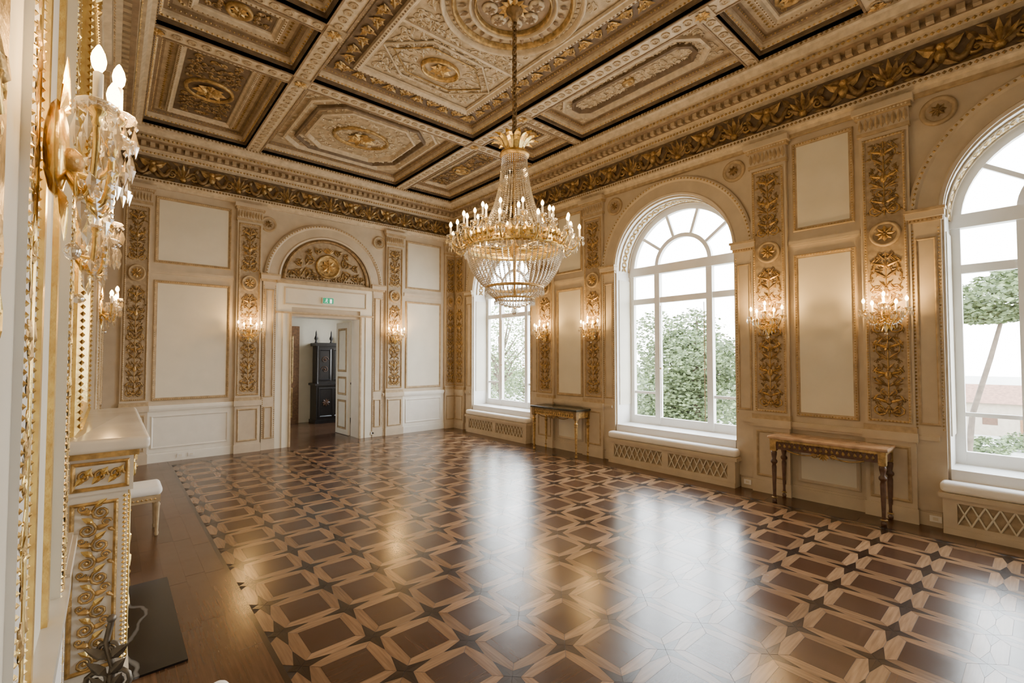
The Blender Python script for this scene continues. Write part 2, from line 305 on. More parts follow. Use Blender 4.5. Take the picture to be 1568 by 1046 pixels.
# ------------------------------------------------------------ pilasters
def arab(mb,x,y0,y1,w,z,m,m2,unit=.32,hk=1.,fill=0):
    n=max(1,round((y1-y0)/unit)); h=(y1-y0)/n
    f=min(1,w/.3*1.2)
    for i in range(fill):
        yy=y0+(i+.5)*(y1-y0)/fill; xx=random.uniform(.03,w*.44); a=random.uniform(0,6.28); rr=random.uniform(.014,.026); la=random.uniform(0,6.28)
        for sg in (-1,1):
            mb.scroll(x+sg*xx,yy,rr,1.2,a if sg>0 else pi-a,sg,z-.003,'gold_old',r=.0045,n=8); b=la if sg>0 else pi-la; mb.leaf(x+sg*xx,yy,b,.045,.018,z-.003,m2)
    mb.tube([(x,y0,z),(x,y1,z)],.006,m,n=4)
    for i in range(n):
        y=y0+(i+.5)*h; q=w*.26; t=i%3
        for sg in (-1,1):
            if t==0:
                mb.scroll(x+sg*w*.26,y-h*.25,q*.85,1.6,(pi if sg>0 else 0),sg,z,m,r=.0085*f,n=12)
                mb.scroll(x+sg*w*.24,y+h*.15,q*.65,1.4,(-pi/2),sg,z,m2,r=.008*f,n=12)
                mb.scroll(x+sg*w*.13,y+h*.38,q*.45,1.2,(pi/2),-sg,z,m,r=.007*f,n=10)
                mb.leaf(x+sg*w*.26,y-h*.25,pi/2-sg*.3,h*.3,.03,z,m2,hk=hk)
            elif t==1:
                mb.scroll(x+sg*w*.27,y+h*.1,q*.6,1.4,(-pi/2),-sg,z,m,r=.007*f,n=10)
                pts=[(x+sg*w*(.12+.3*k/6),y+h*.36-h*.2*S(pi*k/6),z) for k in range(7)]; mb.tube(pts,[.004+.008*S(pi*k/6)*f for k in range(7)],m2,n=4)
                for k in range(3): mb.leaf(x+sg*w*.1,y-h*.35,pi/2-sg*(.5+k*.45),w*.34,.026,z,m if k%2 else m2,hk=hk)
                mb.boss(x+sg*w*.40,y-h*.1,z,.013*f,m,h=.01*hk)
            else:
                pts=[(x+sg*w*(.04+.30*S(pi*k/8)),y-h*.45+h*.9*k/8,z) for k in range(9)]; mb.tube(pts,.006*f,m,n=4)
                for k in range(1,8,2): mb.leaf(pts[k][0],pts[k][1],pi/2-sg*(.9 if k%4==1 else -1.8),w*.17,.022,z,m2,hk=hk); mb.boss(pts[k][0]+sg*w*.08,pts[k][1],z,.011*f,m,h=.009*hk)
                mb.scroll(x+sg*w*.14,y,q*.42,1.3,0,sg,z,m2,r=.006*f,n=10)
            mb.leaf(x,y-h*.42,pi/2-sg*.9,w*.45,.032,z,m2,hk=hk); mb.leaf(x,y+h*.0,pi/2-sg*1.2,w*.42,.030,z,m,hk=hk)
            mb.leaf(x,y+h*.22,pi/2-sg*.7,w*.3,.03,z,m2,hk=hk); mb.leaf(x+sg*w*.3,y+h*.3,-pi/2+sg*.6,h*.25,.022,z,m,hk=hk)
        mb.leaf(x,y-h*.1,pi/2,h*.3,.05,z,m2,hk=hk)
        if t==1: mb.ball((x,y,z),.034*f,m,sy=1.5,sz=.5*hk,n=8); mb.ball((x,y+h*.2,z),.018*f,m2,n=6,sz=hk)
        elif t==0: mb.ball((x,y-h*.2,z),.026*f,m2,sz=.6*hk,n=6)
        else: mb.rosette(x,y+h*.02,.045*f,z,m,n=6)
mb=MB(); w=.22
mb.box(-w,w,.0,.15,0,.085,'plaster_beige'); mb.box(-w+.01,w-.01,.15,.82,0,.07,'plaster_beige'); mb.rect(-w+.05,w-.05,.2,.77,[(0,.07),(0,.08),(.014,.085),(.03,.074)],'trim_tan')
mb.box(-w-.01,w+.01,.82,.91,0,.095,'plaster_beige'); mb.box(-w,w,.91,.97,0,.07,'trim_tan')
mb.box(-w+.01,w-.01,.97,4.12,0,.05,'plaster_beige')
mb.rect(-w+.035,w-.035,1.0,4.06,[(0,.05),(0,.062),(.012,.07),(.028,.06),(.03,.045)],'trim_tan'); mb.beadrect(-w+.05,w-.05,1.015,4.045,.066,.03,.011,'gold_frieze')
mb.quad((-w+.065,1.03,.051),(w-.065,1.03,.051),(w-.065,4.03,.051),(-w+.065,4.03,.051),'taupe_ground')
arab(mb,0,1.06,2.80,.30,.056,'gold_carved','gold_old',unit=.27,fill=56); arab(mb,0,3.20,4.0,.30,.056,'gold_carved','gold_old',unit=.27,fill=26)
mb.lathe([(.135,.05),(.135,.075),(.115,.085),(.1,.065),(.095,.06),(.001,.06)],20,'trim_tan',L=T((0,3.0,0))); mb.rosette(0,3.0,.085,.064,'gold_carved',m2='gold_old')
mb.box(-w-.005,w+.005,4.10,4.14,0,.07,'trim_tan'); mb.box(-w+.005,w-.005,4.14,4.30,0,.06,'plaster_beige')
for i in range(9):
    x=-w+.03+i*(2*w-.06)/8; mb.leaf(x,4.15,pi/2,.14,.045,.062,'trim_tan')
mb.box(-w-.02,w+.02,4.30,4.34,0,.10,'trim_tan'); mb.box(-w-.04,w+.04,4.34,4.40,0,.13,'plaster_beige'); mb.beads((-w,4.32,.101),(w,4.32,.101),.03,.013,'ceil_light')
PIL=mb.obj('trim_5'); PIL.matrix_world=RIGHT@T((3.115,0,0)); k=6
for M,xs in ((RIGHT,[(4.275,1),(7.08,1),(8.24,1),(.26,.9),(11.1,.9)]),(BACK,[(.28-XL,.82),(1.845-XL,.95),(4.66-XL,.95),(6.1-XL,.70)]),(LEFT,[(7.9,1),(9.45,1),(11.1,.9)])):
    for x,sx in xs: inst(PIL,'trim_%d'%k,M@T((x,0,0))@Matrix.Diagonal((sx,1,1,1))); k+=1
# ------------------------------------------------------------ cornice + frieze
mb=MB()
def rloops(prof): return [[(XL+o,YN+o,z),(XR-o,YN+o,z),(XR-o,YB-o,z),(XL+o,YB-o,z)] for o,z in prof]
mb.loft(rloops([(0,4.4),(.05,4.4),(.06,4.44),(.11,4.46),(.12,4.52)]),'ceil_light')
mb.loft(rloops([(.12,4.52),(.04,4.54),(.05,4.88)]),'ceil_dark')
mb.loft(rloops([(.05,4.88),(.11,4.9),(.12,4.95),(.18,4.97)]),'ceil_light')
mb.loft(rloops([(.18,4.97),(.19,5.04),(.30,5.06)]),'ceil_brown')
mb.loft(rloops([(.30,5.06),(.32,5.12),(.36,5.13)]),'ceil_tan')
mb.loft(rloops([(.36,5.13),(.40,5.19),(.44,5.20),(.44,5.27)]),'ceil_light')
for M,L in ((RIGHT,LR),(BACK,LB),(LEFT,LR),(NEAR,LB)):
    mb.M=M
    mb.beads((.1,4.49,.12),(L-.1,4.49,.12),.045,.02,'gold_old'); mb.beads((.1,4.925,.115),(L-.1,4.925,.115),.05,.022,'gold_frieze')
    n=int((L-.4)/.11)
    for i in range(n):
        x=.2+(i+.5)*(L-.4)/n; mb.box(x-.03,x+.03,4.985,5.045,.16,.245,'ceil_tan')
    mb.beads((.32,5.10,.315),(L-.32,5.10,.315),.055,.024,'gold_frieze'); mb.beads((.42,5.235,.44),(L-.42,5.235,.44),.05,.02,'gold_old')
    n=int(L/.40); st=L/n
    for i in range(n):
        x=(i+.5)*st; z=.055
        if i%2==0:
            for q in range(7): mb.leaf(x,4.60,pi/2+(q-3)*.36,.25-abs(q-3)*.025,.07,z,'gold_frieze' if q%2 else 'gold_old',lift=.8)
            mb.ball((x,4.6,z),.05,'gold_carved',n=6)
            for sg in (-1,1):
                mb.scroll(x+sg*.15,4.66,.085,1.5,(pi if sg>0 else 0),-sg,z+.01,'gold_frieze',r=.022); mb.leaf(x+sg*.1,4.58,-sg*.2+(0 if sg>0 else pi),.2,.06,z,'gold_old')
                mb.leaf(x+sg*.15,4.74,pi/2-sg*.6,.13,.07,z,'gold_old'); mb.leaf(x+sg*.04,4.83,pi/2-sg*1.3,.12,.05,z,'gold_old')
        else:
            mb.ball((x,4.78,z),.05,'gold_carved',n=6); mb.ball((x,4.69,z),.065,'gold_frieze',sy=1.3,n=6)
            for sg in (-1,1):
                mb.leaf(x,4.72,pi/2-sg*1.1,.2,.10,z,'gold_frieze',lift=.7); mb.leaf(x,4.66,-pi/2+sg*.9,.16,.07,z,'gold_old'); mb.leaf(x,4.8,pi/2-sg*1.4,.16,.07,z,'gold_old')
                pts=[(x+sg*(.04+.2*t),4.76-.16*S(pi*t)*.9-.03*t,z+.02) for t in [j/8 for j in range(9)]]
                mb.tube(pts,[.016+.02*S(pi*j/8) for j in range(9)],'gold_old',n=5)
mb.M=Matrix.Identity(4); mb.obj('trim_40')
# ------------------------------------------------------------ ceiling
CM=Matrix(((1,0,0,0),(0,1,0,0),(0,0,-1,5.25),(0,0,0,1)))
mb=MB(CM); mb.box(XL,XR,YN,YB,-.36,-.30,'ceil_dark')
bw=.115; LX,RX,FY,NY=1.79,4.58,6.27,1.05; X0,X1,Y0,Y1=.28,5.83,-1.56,8.91
def beam(x0,x1,y0,y1,al):
    mb.box(x0,x1,y0,y1,-.25,0,'ceil_light')
    if al=='y':
        c=(x0+x1)/2
        mb.box(x0,x0+.02,y0,y1,0,.012,'ceil_brown'); mb.box(x1-.02,x1,y0,y1,0,.012,'ceil_brown')
        n=int((y1-y0)/.13)
        for i in range(n): yy=y0+(i+.5)*(y1-y0)/n; mb.lathe([(.05,0),(.05,.012),(.032,.016),(.028,.006),(.012,.006),(.001,.02)],8,'ceil_tan',L=T((c,yy,0)),smooth=False)
    else:
        c=(y0+y1)/2
        mb.box(x0,x1,y0,y0+.02,0,.012,'ceil_brown'); mb.box(x0,x1,y1-.02,y1,0,.012,'ceil_brown')
        n=int((x1-x0)/.13)
        for i in range(n): xx=x0+(i+.5)*(x1-x0)/n; mb.lathe([(.05,0),(.05,.012),(.032,.016),(.028,.006),(.012,.006),(.001,.02)],8,'ceil_tan',L=T((xx,c,0)),smooth=False)
for x in (LX,RX): beam(x-bw,x+bw,Y0,Y1,'y')
for y in (FY,NY):
    for a,b in ((X0,LX-bw),(LX+bw,RX-bw),(RX+bw,X1)): beam(a,b,y-bw,y+bw,'x')
for y in (5.05,2.27):
    for a,b in ((X0,LX-bw),(RX+bw,X1)): beam(a,b,y-.08,y+.08,'x')
for x in (LX,RX):
    for y in (FY,NY,5.05,2.27): mb.box(x-.1,x+.1,y-.1,y+.1,0,.022,'ceil_tan'); mb.rosette(x,y,.085,.022,'gold_carved')
for x in (X0+.02,X1-.02):
    for y in (FY,NY): mb.rosette(x,y,.085,.015,'gold_carved')
mb.rect(X0-.06,X1+.06,Y0-.06,Y1+.06,[(0,0),(.06,0),(.06,-.25)],'ceil_tan')
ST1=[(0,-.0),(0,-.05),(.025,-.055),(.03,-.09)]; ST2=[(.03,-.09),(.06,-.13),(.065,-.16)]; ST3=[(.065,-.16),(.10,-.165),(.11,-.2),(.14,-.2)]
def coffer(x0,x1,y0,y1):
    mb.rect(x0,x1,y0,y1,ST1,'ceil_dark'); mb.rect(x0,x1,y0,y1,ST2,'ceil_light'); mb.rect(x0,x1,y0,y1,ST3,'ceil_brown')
    mb.beadrect(x0+.04,x1-.04,y0+.04,y1-.04,-.10,.05,.02,'gold_carved'); mb.beadrect(x0+.10,x1-.10,y0+.10,y1-.10,-.175,.045,.016,'gold_frieze')
    o=.14; mb.quad((x0+o,y0+o,-.2),(x1-o,y0+o,-.2),(x1-o,y1-o,-.2),(x0+o,y1-o,-.2),'ceil_tan')
def fillscroll(x0,x1,y0,y1,z,n,m,rmin=.05,rmax=.09,avoid=None,m2=None):
    cx=(x0+x1)/2; cy=(y0+y1)/2; c=0; t=0; pl=[]
    while c<n and t<n*30:
        t+=1; x=random.uniform(x0+.05,cx-.02); y=random.uniform(y0+.05,cy-.02); r=random.uniform(rmin,rmax)
        if avoid and avoid(x,y,r): continue
        if any((x-a)**2+(y-b)**2<(r+q)**2*.7 for a,b,q in pl): continue
        if x-r<x0 or y-r<y0: continue
        pl.append((x,y,r)); c+=1; a=random.uniform(0,6.28); la=[random.uniform(0,6.28) for _ in range(3)]; mm=(m2 or m) if c%2 else m
        for sx in (1,-1):
            for sy in (1,-1):
                X=cx+sx*(x-cx); Y=cy+sy*(y-cy); f=lambda q: math.atan2(sy*S(q),sx*C(q))
                mb.scroll(X,Y,r,1.4,f(a),sx*sy,z,mm,r=.010,n=10)
                for q in la: mb.leaf(X,Y,f(q),r*1.3,.04,z,m)
def sq_coffer(x0,x1,y0,y1):
    coffer(x0,x1,y0,y1); o=.26
    a,b,c,d=x0+o,x1-o,y0+o,y1-o
    mb.rect(a,b,c,d,[(0,-.2),(0,-.15),(.03,-.14),(.05,-.17),(.08,-.175),(.09,-.2)],'ceil_light'); mb.beadrect(a+.02,b-.02,c+.02,d-.02,-.143,.045,.014,'gold_old')
    mb.beadrect(x0+.2,x1-.2,y0+.2,y1-.2,-.2,.06,.024,'gold_frieze')
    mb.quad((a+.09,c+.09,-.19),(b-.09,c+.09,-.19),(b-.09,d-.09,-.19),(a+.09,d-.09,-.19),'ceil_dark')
    cx,cy=(a+b)/2,(c+d)/2; r=min(b-a,d-c)/2-.12; r=min(r,.3)
    mb.lathe([(r,-.19),(r,-.16),(r-.03,-.15),(r-.05,-.18)],24,'gold_frieze',L=T((cx,cy,0)))
    mb.rosette(cx,cy,r*.7,-.18,'gold_carved',m2='gold_frieze')
    fillscroll(a+.1,b-.1,c+.1,d-.1,-.185,18,'gold_old',.03,.06,lambda x,y,q:(x-cx)**2+(y-cy)**2<(r+q)**2,'gold_frieze')
def oc_coffer(x0,x1,y0,y1):
    coffer(x0,x1,y0,y1); cx,cy=(x0+x1)/2,(y0+y1)/2; last=.22
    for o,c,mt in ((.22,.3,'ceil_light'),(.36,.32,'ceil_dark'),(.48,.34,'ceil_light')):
        if min(x1-x0,y1-y0)-2*o<.25: break
        mb.octo(x0+o,x1-o,y0+o,y1-o,min(c,(min(x1-x0,y1-y0)/2-o)*.6),[(0,-.2),(0,-.15),(.03,-.14),(.05,-.165),(.07,-.2)],mt); last=o
    r=min(x1-x0,y1-y0)/2-last-.14
    if r>.05:
        r=min(r,.36); sx=1.35 if x1-x0>y1-y0 else 1; sy=1.35 if y1-y0>x1-x0 else 1
        mb.lathe([(r,-.2),(r,-.16),(r-.03,-.15),(r-.05,-.19),(r-.06,-.19)],24,'gold_frieze',L=T((cx,cy,0))@Matrix.Diagonal((sx,sy,1,1))); mb.rosette(cx,cy,r*.7,-.19,'gold_carved')
    fillscroll(x0+.16,x1-.16,y0+.16,y1-.16,-.195,46,'ceil_light',.035,.065)
for (a,b) in ((X0,LX-bw),(RX+bw,X1)):
    sq_coffer(a,b,FY+bw,Y1); sq_coffer(a,b,Y0,NY-bw); sq_coffer(a,b,5.13,FY-bw); sq_coffer(a,b,NY+bw,2.19); oc_coffer(a,b,2.35,4.97)
oc_coffer(LX+bw,RX-bw,FY+bw,Y1); oc_coffer(LX+bw,RX-bw,Y0,NY-bw)
a,b,c,d=LX+bw,RX-bw,NY+bw,FY-bw; coffer(a,b,c,d)
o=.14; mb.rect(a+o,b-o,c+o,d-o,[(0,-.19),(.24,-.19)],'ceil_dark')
mb.rect(a,b,c,d,[(.38,-.19),(.38,-.14),(.42,-.13),(.45,-.16),(.47,-.16),(.48,-.19)],'ceil_light'); mb.beadrect(a+.405,b-.405,c+.405,d-.405,-.132,.05,.017,'ceil_brown')
for (p,q,ax) in (((a+.26,c+.2),(a+.26,d-.2),1),((b-.26,c+.2),(b-.26,d-.2),1),((a+.2,c+.26),(b-.2,c+.26),0),((a+.2,d-.26),(b-.2,d-.26),0)):
    L=math.hypot(q[0]-p[0],q[1]-p[1]); n=int(L/.2)
    for i in range(n):
        t=(i+.5)/n; x=p[0]+(q[0]-p[0])*t; y=p[1]+(q[1]-p[1])*t; an=pi/2 if ax else 0; s_=1 if i%2 else -1
        mb.scroll(x,y,.078,1.6,an,s_,-.18,'gold_carved',r=.016,n=10); mb.leaf(x,y,an+s_*.5,.13,.06,-.18,'gold_frieze'); mb.leaf(x,y,an+pi-s_*.5,.12,.06,-.18,'gold_frieze'); mb.leaf(x,y,an+pi/2,.1,.05,-.18,'gold_old'); mb.leaf(x,y,an-pi/2,.1,.05,-.18,'gold_old'); mb.boss(x,y,-.18,.02,'gold_carved')
cx,cy=(a+b)/2,(c+d)/2
def ring(r,w,m,x=cx,y=cy,n=40,sx=1,sy=1): mb.lathe([(r,-.195),(r,-.15),(r-w*.4,-.14),(r-w*.7,-.165),(r-w,-.195)],n,m,L=T((x,y,0))@Matrix.Diagonal((sx,sy,1,1)))
ring(.78,.05,'ceil_light'); ring(.66,.05,'gold_frieze'); ring(.48,.04,'ceil_light'); ring(.42,.03,'gold_frieze')
for i in range(60): an=2*pi*i/60; mb.boss(cx+.70*C(an),cy+.70*S(an),-.19,.025,'ceil_light')
for i in range(28): an=2*pi*i/28; mb.leaf(cx+.5*C(an),cy+.5*S(an),an,.1,.05,-.185,'ceil_brown')
mb.lathe([(.38,-.193),(.001,-.19)],32,'ceil_brown',L=T((cx,cy,0)))
for i in range(8):
    an=2*pi*i/8; mb.ball((cx+.25*C(an),cy+.25*S(an),-.18),.09,'ceil_light',sz=.3,n=10); mb.rosette(cx+.25*C(an),cy+.25*S(an),.07,-.16,'ceil_brown',n=6)
for i in range(12): mb.leaf(cx,cy,2*pi*i/12,.17,.08,-.17,'gold_carved')
for sg in (-1,1):
    yy=cy+sg*1.45; W=.8; hh=.42
    for k2,mt in ((0,'ceil_light'),(.1,'gold_frieze')):
        P_=[(cx-W+k2*1.4,yy),(cx-W*.45+k2*.4,yy-hh+k2),(cx+W*.45-k2*.4,yy-hh+k2),(cx+W-k2*1.4,yy),(cx+W*.45-k2*.4,yy+hh-k2),(cx-W*.45+k2*.4,yy+hh-k2)]
        mb.tube([(x,y,-.18) for x,y in P_],.018 if k2==0 else .012,mt,n=4,closed=True)
    ring(.2,.04,'gold_carved',cx,yy,24,1.35,1); mb.rosette(cx,yy,.15,-.19,'gold_carved')
    mb.box(cx-.86,cx+.86,cy+sg*.93-.02,cy+sg*.93+.02,-.2,-.165,'ceil_light')
fillscroll(a+.5,b-.5,c+.5,d-.5,-.195,80,'ceil_light',.045,.08,lambda x,y,r:(x-cx)**2+(y-cy)**2<(.8+r*.8)**2 or (abs(y-cy)>1.2-r and (x-cx)**2+(y-cy+1.45)**2<(.28+r)**2))
mb.M=CM; mb.obj('ceiling')
# ------------------------------------------------------------ floor parquet
class FL:
    def __init__(s): s.v=[];s.f=[];s.c=[];s.uv=[]
    def poly(s,pts,col,ang):
        o=len(s.v); s.v+= [(x,y,.0) for x,y in pts]; s.f.append(tuple(range(o,o+len(pts)))); ox,oy=random.uniform(0,50),random.uniform(0,50)
        k=random.uniform(.78,1.22); col=tuple(q*k for q in col)
        for x,y in pts: s.c.append((*col,1)); s.uv.append((x*C(ang)+y*S(ang)+ox,-x*S(ang)+y*C(ang)+oy))
fl=FL(); s=.41; gx,gy=.825,8.87; nx,ny=12,26; q=.076; tp=.165; iq=.032; g=.0015
RED=(.072,.033,.017); OAK=(.31,.19,.105); OAK2=(.25,.145,.075); DK=(.018,.009,.006); DK2=(.034,.017,.010); PL=(.11,.054,.027)
x_end=gx+nx*s; y_st=gy-ny*s
xa,xb,ya,yb=gx-q,x_end+q,y_st-q,gy+q
def P(pts,col,ang,clamp=False):
    if clamp: pts=[(min(max(x,xa),xb),min(max(y,ya),yb)) for x,y in pts]
    cxx=sum(p[0] for p in pts)/len(pts); cyy=sum(p[1] for p in pts)/len(pts)
    out=[]
    for x,y in pts:
        dx,dy=cxx-x,cyy-y; l=math.hypot(dx,dy) or 1; out.append((x+dx/l*g,y+dy/l*g))
    fl.poly(out,col,ang)
for i in range(nx+1):
    for j in range(ny+1):
        X=gx+i*s; Y=y_st+j*s
        tips=[(X+tp,Y),(X,Y+tp),(X-tp,Y),(X,Y-tp)]; cor=[(X+iq,Y+iq),(X-iq,Y+iq),(X-iq,Y-iq),(X+iq,Y-iq)]
        for k2 in range(4):
            P([(X,Y),tips[k2],cor[k2]],DK,k2*pi/2,True); P([(X,Y),cor[k2],tips[(k2+1)%4]],DK2,k2*pi/2,True)
        if i<nx:
            for sg in (1,-1): P([(X+tp,Y),(X+s-tp,Y),(X+s-iq,Y+sg*iq),(X+s-q,Y+sg*q),(X+q,Y+sg*q),(X+iq,Y+sg*iq)],OAK,0,True)
        if j<ny:
            for sg in (1,-1): P([(X,Y+tp),(X,Y+s-tp),(X+sg*iq,Y+s-iq),(X+sg*q,Y+s-q),(X+sg*q,Y+q),(X+sg*iq,Y+iq)],OAK2,pi/2,True)
        if i<nx and j<ny:
            P([(X+q,Y+q),(X+s-q,Y+q),(X+s-q,Y+s-q),(X+q,Y+s-q)],RED,(i+j)%2*pi/2)
def planks(x0,x1,y0,y1,al):
    W=x1-x0 if al=='y' else y1-y0; n=max(1,round(W/.13)); w=W/n
    for k2 in range(n):
        a0,a1=(y0,y1) if al=='y' else (x0,x1); p=a0-random.uniform(0,.6)
        while p<a1:
            e2=p+random.uniform(.7,1.3); u0,u1=max(p,a0),min(e2,a1)
            if u1-u0>.02:
                if al=='y': P([(x0+k2*w,u0),(x0+(k2+1)*w,u0),(x0+(k2+1)*w,u1),(x0+k2*w,u1)],PL,pi/2)
                else: P([(u0,y0+k2*w),(u1,y0+k2*w),(u1,y0+(k2+1)*w),(u0,y0+(k2+1)*w)],PL,0)
            p=e2
bb=.03
planks(XL,xa-bb,YN,YB,'y'); planks(xb+bb,XR+.0,YN,YB,'y'); planks(xa-bb,xb+bb,yb+bb,YB,'x'); planks(xa-bb,xb+bb,YN,ya-bb,'x')
for r_ in ((xa-bb,xa,ya-bb,yb+bb),(xb,xb+bb,ya-bb,yb+bb),(xa,xb,yb,yb+bb),(xa,xb,ya-bb,ya)): P([(r_[0],r_[2]),(r_[1],r_[2]),(r_[1],r_[3]),(r_[0],r_[3])],DK2,0)
planks(1.2,5.2,YB+.0,12.5,'x')
me=bpy.data.meshes.new('floor_mesh'); me.from_pydata(fl.v,[],fl.f); me.materials.append(MATS['parquet_wood'])
ca=me.color_attributes.new('Col','FLOAT_COLOR','CORNER'); ca.data.foreach_set('color',[v for c_ in fl.c for v in c_])
uvl=me.uv_layers.new(name='UVMap'); uvl.data.foreach_set('uv',[v for c_ in fl.uv for v in c_])
ob=bpy.data.objects.new('floor',me); bpy.context.collection.objects.link(ob)
mb=MB(); mb.box(XL-.1,XR+.1,YN-.1,12.6,-.1,-.0012,'floor_gap'); mb.obj('floor_base')
# ------------------------------------------------------------ windows
mb=MB()
def fb(x0,x1,y0,y1,z0=-.035,z1=.035): mb.box(x0,x1,y0,y1,z0,z1,'white_paint')
fb(-.95,-.87,.59,3.02); fb(.87,.95,.59,3.02); fb(-.87,.87,.59,.72,-.03,.03); fb(-.95,.95,3.02,3.16,-.045,.06); fb(-.87,-.475,2.55,2.64,-.03,.03); fb(-.385,.385,2.55,2.64,-.03,.03); fb(.475,.87,2.55,2.64,-.03,.03)
for x in (-.43,.43): fb(x-.045,x+.045,.6,3.02,-.04,.045)
fb(-.87,-.475,1.08,1.12,-.02,.02); fb(.475,.87,1.08,1.12,-.02,.02)
mb.arc(0,SPR,0,[(.86,-.035),(.86,.035),(.95,.035),(.95,-.035),(.86,-.035)],'white_paint',n=32); mb.arc(0,SPR+.03,0,[(.41,-.03),(.41,.037),(.47,.037),(.47,-.03),(.41,-.03)],'white_paint',n=24)
for an in (36,72,108,144):
    L=T((0,SPR+.03,0))@R(math.radians(an),'Z'); mb.box(.45,.88,-.022,.022,-.02,.025,'white_paint',L=L)
for x in (-.36,.36): mb.tube([(x,.74,.06),(x,2.5,.06)],.006,'gold_old',n=5); mb.ball((x,1.5,.065),.018,'gold_old')
n=24; mb.put([(-.88,.6,0),(.88,.6,0)]+[(.88*C(pi*i/n),SPR+.88*S(pi*i/n),0) for i in range(n+1)],[tuple(range(n+3))],'window_glass')
mb.box(-.949,.949,.421,.59,-.02,.419,'white_paint')
W0=mb.obj('window_1'); W0.matrix_world=RIGHT@T((WIN[0],0,-.40))
for i in (1,2): inst(W0,'window_%d'%(i+1),RIGHT@T((WIN[i],0,-.40)))
mb=MB(); z1=.17
mb.box(-1.0,1.0,0,.06,.0,z1+.01,'plaster_beige'); mb.box(-.995,.995,.06,.36,.0,z1-.03,'taupe_ground'); mb.box(-1.03,1.03,.34,.385,.0,z1+.02,'plaster_beige')
for a,b in ((-1.0,-.9),(-.05,.05),(.9,1.0)): mb.box(a,b,.06,.34,.002,z1,'plaster_beige')
mb.box(-.9,-.05,.06,.1,z1-.03,z1,'plaster_beige'); mb.box(.05,.9,.06,.1,z1-.03,z1,'plaster_beige'); mb.box(-.9,-.05,.30,.34,z1-.03,z1,'plaster_beige'); mb.box(.05,.9,.30,.34,z1-.03,z1,'plaster_beige')
for a,b in ((-.9,-.05),(.05,.9)):
    n=9; st=(b-a)/n
    for i in range(n):
        x=a+i*st
        mb.tube([(x,.1,z1-.015),(x+st,.30,z1-.015)],.008,'cream_panel',n=4); mb.tube([(x+st,.1,z1-.015),(x,.30,z1-.015)],.008,'cream_panel',n=4)
mb.rbox(-1.02,1.02,.385,.49,.022,z1+.01,.04,'cushion_white')
WS=mb.obj('window_seat'); WS.matrix_world=RIGHT@T((WIN[0],0,0))
for i in (1,2): inst(WS,'window_seat.%03d'%i,RIGHT@T((WIN[i],0,0)))
# ------------------------------------------------------------ candles, sconces
def candle(mb,L,h=.09,pend=8,pl=.05,s=1.0):
    mb.lathe([(.001,-.03),(.012*s,-.025),(.008,-.01),(.02*s,0),(.024*s,.012),(.014,.016)],8,'gold_bright',L=L)
    mb.lathe([(.012,.006),(.035*s,.004),(.046*s,.012),(.044*s,.014),(.012,.01)],12,'crystal',L=L)
    mb.lathe([(.0105,.01),(.0105,.01+h),(.004,.012+h)],8,'candle_white',L=L)
    b=.012+h; mb.lathe([(.006,b),(.014,b+.012),(.0165,b+.024),(.013,b+.038),(.005,b+.052),(.001,b+.056)],10,'bulb_glow',L=L)
    for i in range(pend):
        a=2*pi*i/pend; x,y=.044*s*C(a),.044*s*S(a); mb.octa((x,y,-.002),.006,.008,'crystal',L=L); mb.octa((x,y,-.014-pl/2),.0085,pl/2,'crystal',L=L)
UPY=R(-pi/2,'X')
def sconce():
    mb=MB()
    mb.ball((0,0,.012),.055,'gold_bright',sy=2.0,sz=.5,n=10); mb.ball((0,-.02,.04),.03,'gold_carved',n=8)
    for k2 in range(7): mb.leaf(0,.08,pi/2+(k2-3)*.35,.13-abs(k2-3)*.012,.04,.02,'gold_bright')
    for k2 in range(5): mb.leaf(0,-.08,-pi/2+(k2-2)*.35,.12,.04,.02,'gold_bright')
    for (x,y,z) in ((-.18,.03,.10),(0,.09,.14),(.18,.03,.10),(-.10,.0,.13),(.10,.0,.13)):
        pts=[]
        for i in range(11):
            t=i/10; pts.append((x*t,-.04+(y-.02+.04)*t-.09*S(pi*t)*(1 if y<.08 else .6),.03+(z-.03)*(1-(1-t)**2)))
        mb.tube(pts,.008,'gold_bright',n=6); mb.scroll(x*.45,-.09,.028,1.4,0,1 if x>0 else -1,z*.6,'gold_bright',r=.006)
        candle(mb,T((x,y,z))@UPY,h=.07,pend=9,pl=.06)
    for sg in (-1,1):
        for i in range(12):
            t=i/11; mb.octa((sg*.18*t,.0-.10*S(pi*t)-.02,.13),.008,.008,'crystal')
        for i in range(10):
            t=i/9; mb.octa((sg*.15*t,-.10-.05*S(pi*t)+.06*t,.10),.009,.009,'crystal')
    for (x,y,z) in ((0,-.16,.08),(-.05,-.14,.07),(.05,-.14,.07),(-.09,-.12,.07),(.09,-.12,.07),(0,-.13,.12),(-.13,-.08,.09),(.13,-.08,.09)):
        mb.octa((x,y+.03,z),.008,.008,'crystal'); mb.octa((0,0,0),.011,.032,'crystal',L=T((x,y-.015,z))@UPY)
    mb.ball((0,-.22,.05),.02,'crystal',n=8)
    return mb.obj('wall_sconce')
SC=sconce()
def lamp(name,loc,e,r,col,parent=None):
    l=bpy.data.lights.new(name,'POINT'); l.energy=e; l.color=col; l.shadow_soft_size=r
    o=bpy.data.objects.new(name,l); bpy.context.collection.objects.link(o); o.location=loc
    if parent: o.parent=parent
    return o
spots=[(RIGHT,x,.055,32) for x in (3.115,4.275,7.08,8.24)]+[(BACK,1.845-XL,.055,32),(BACK,4.66-XL,.055,32),(LEFT,3.40,.052,10),(LEFT,4.55,.005,12),(LEFT,7.9,.055,20)]
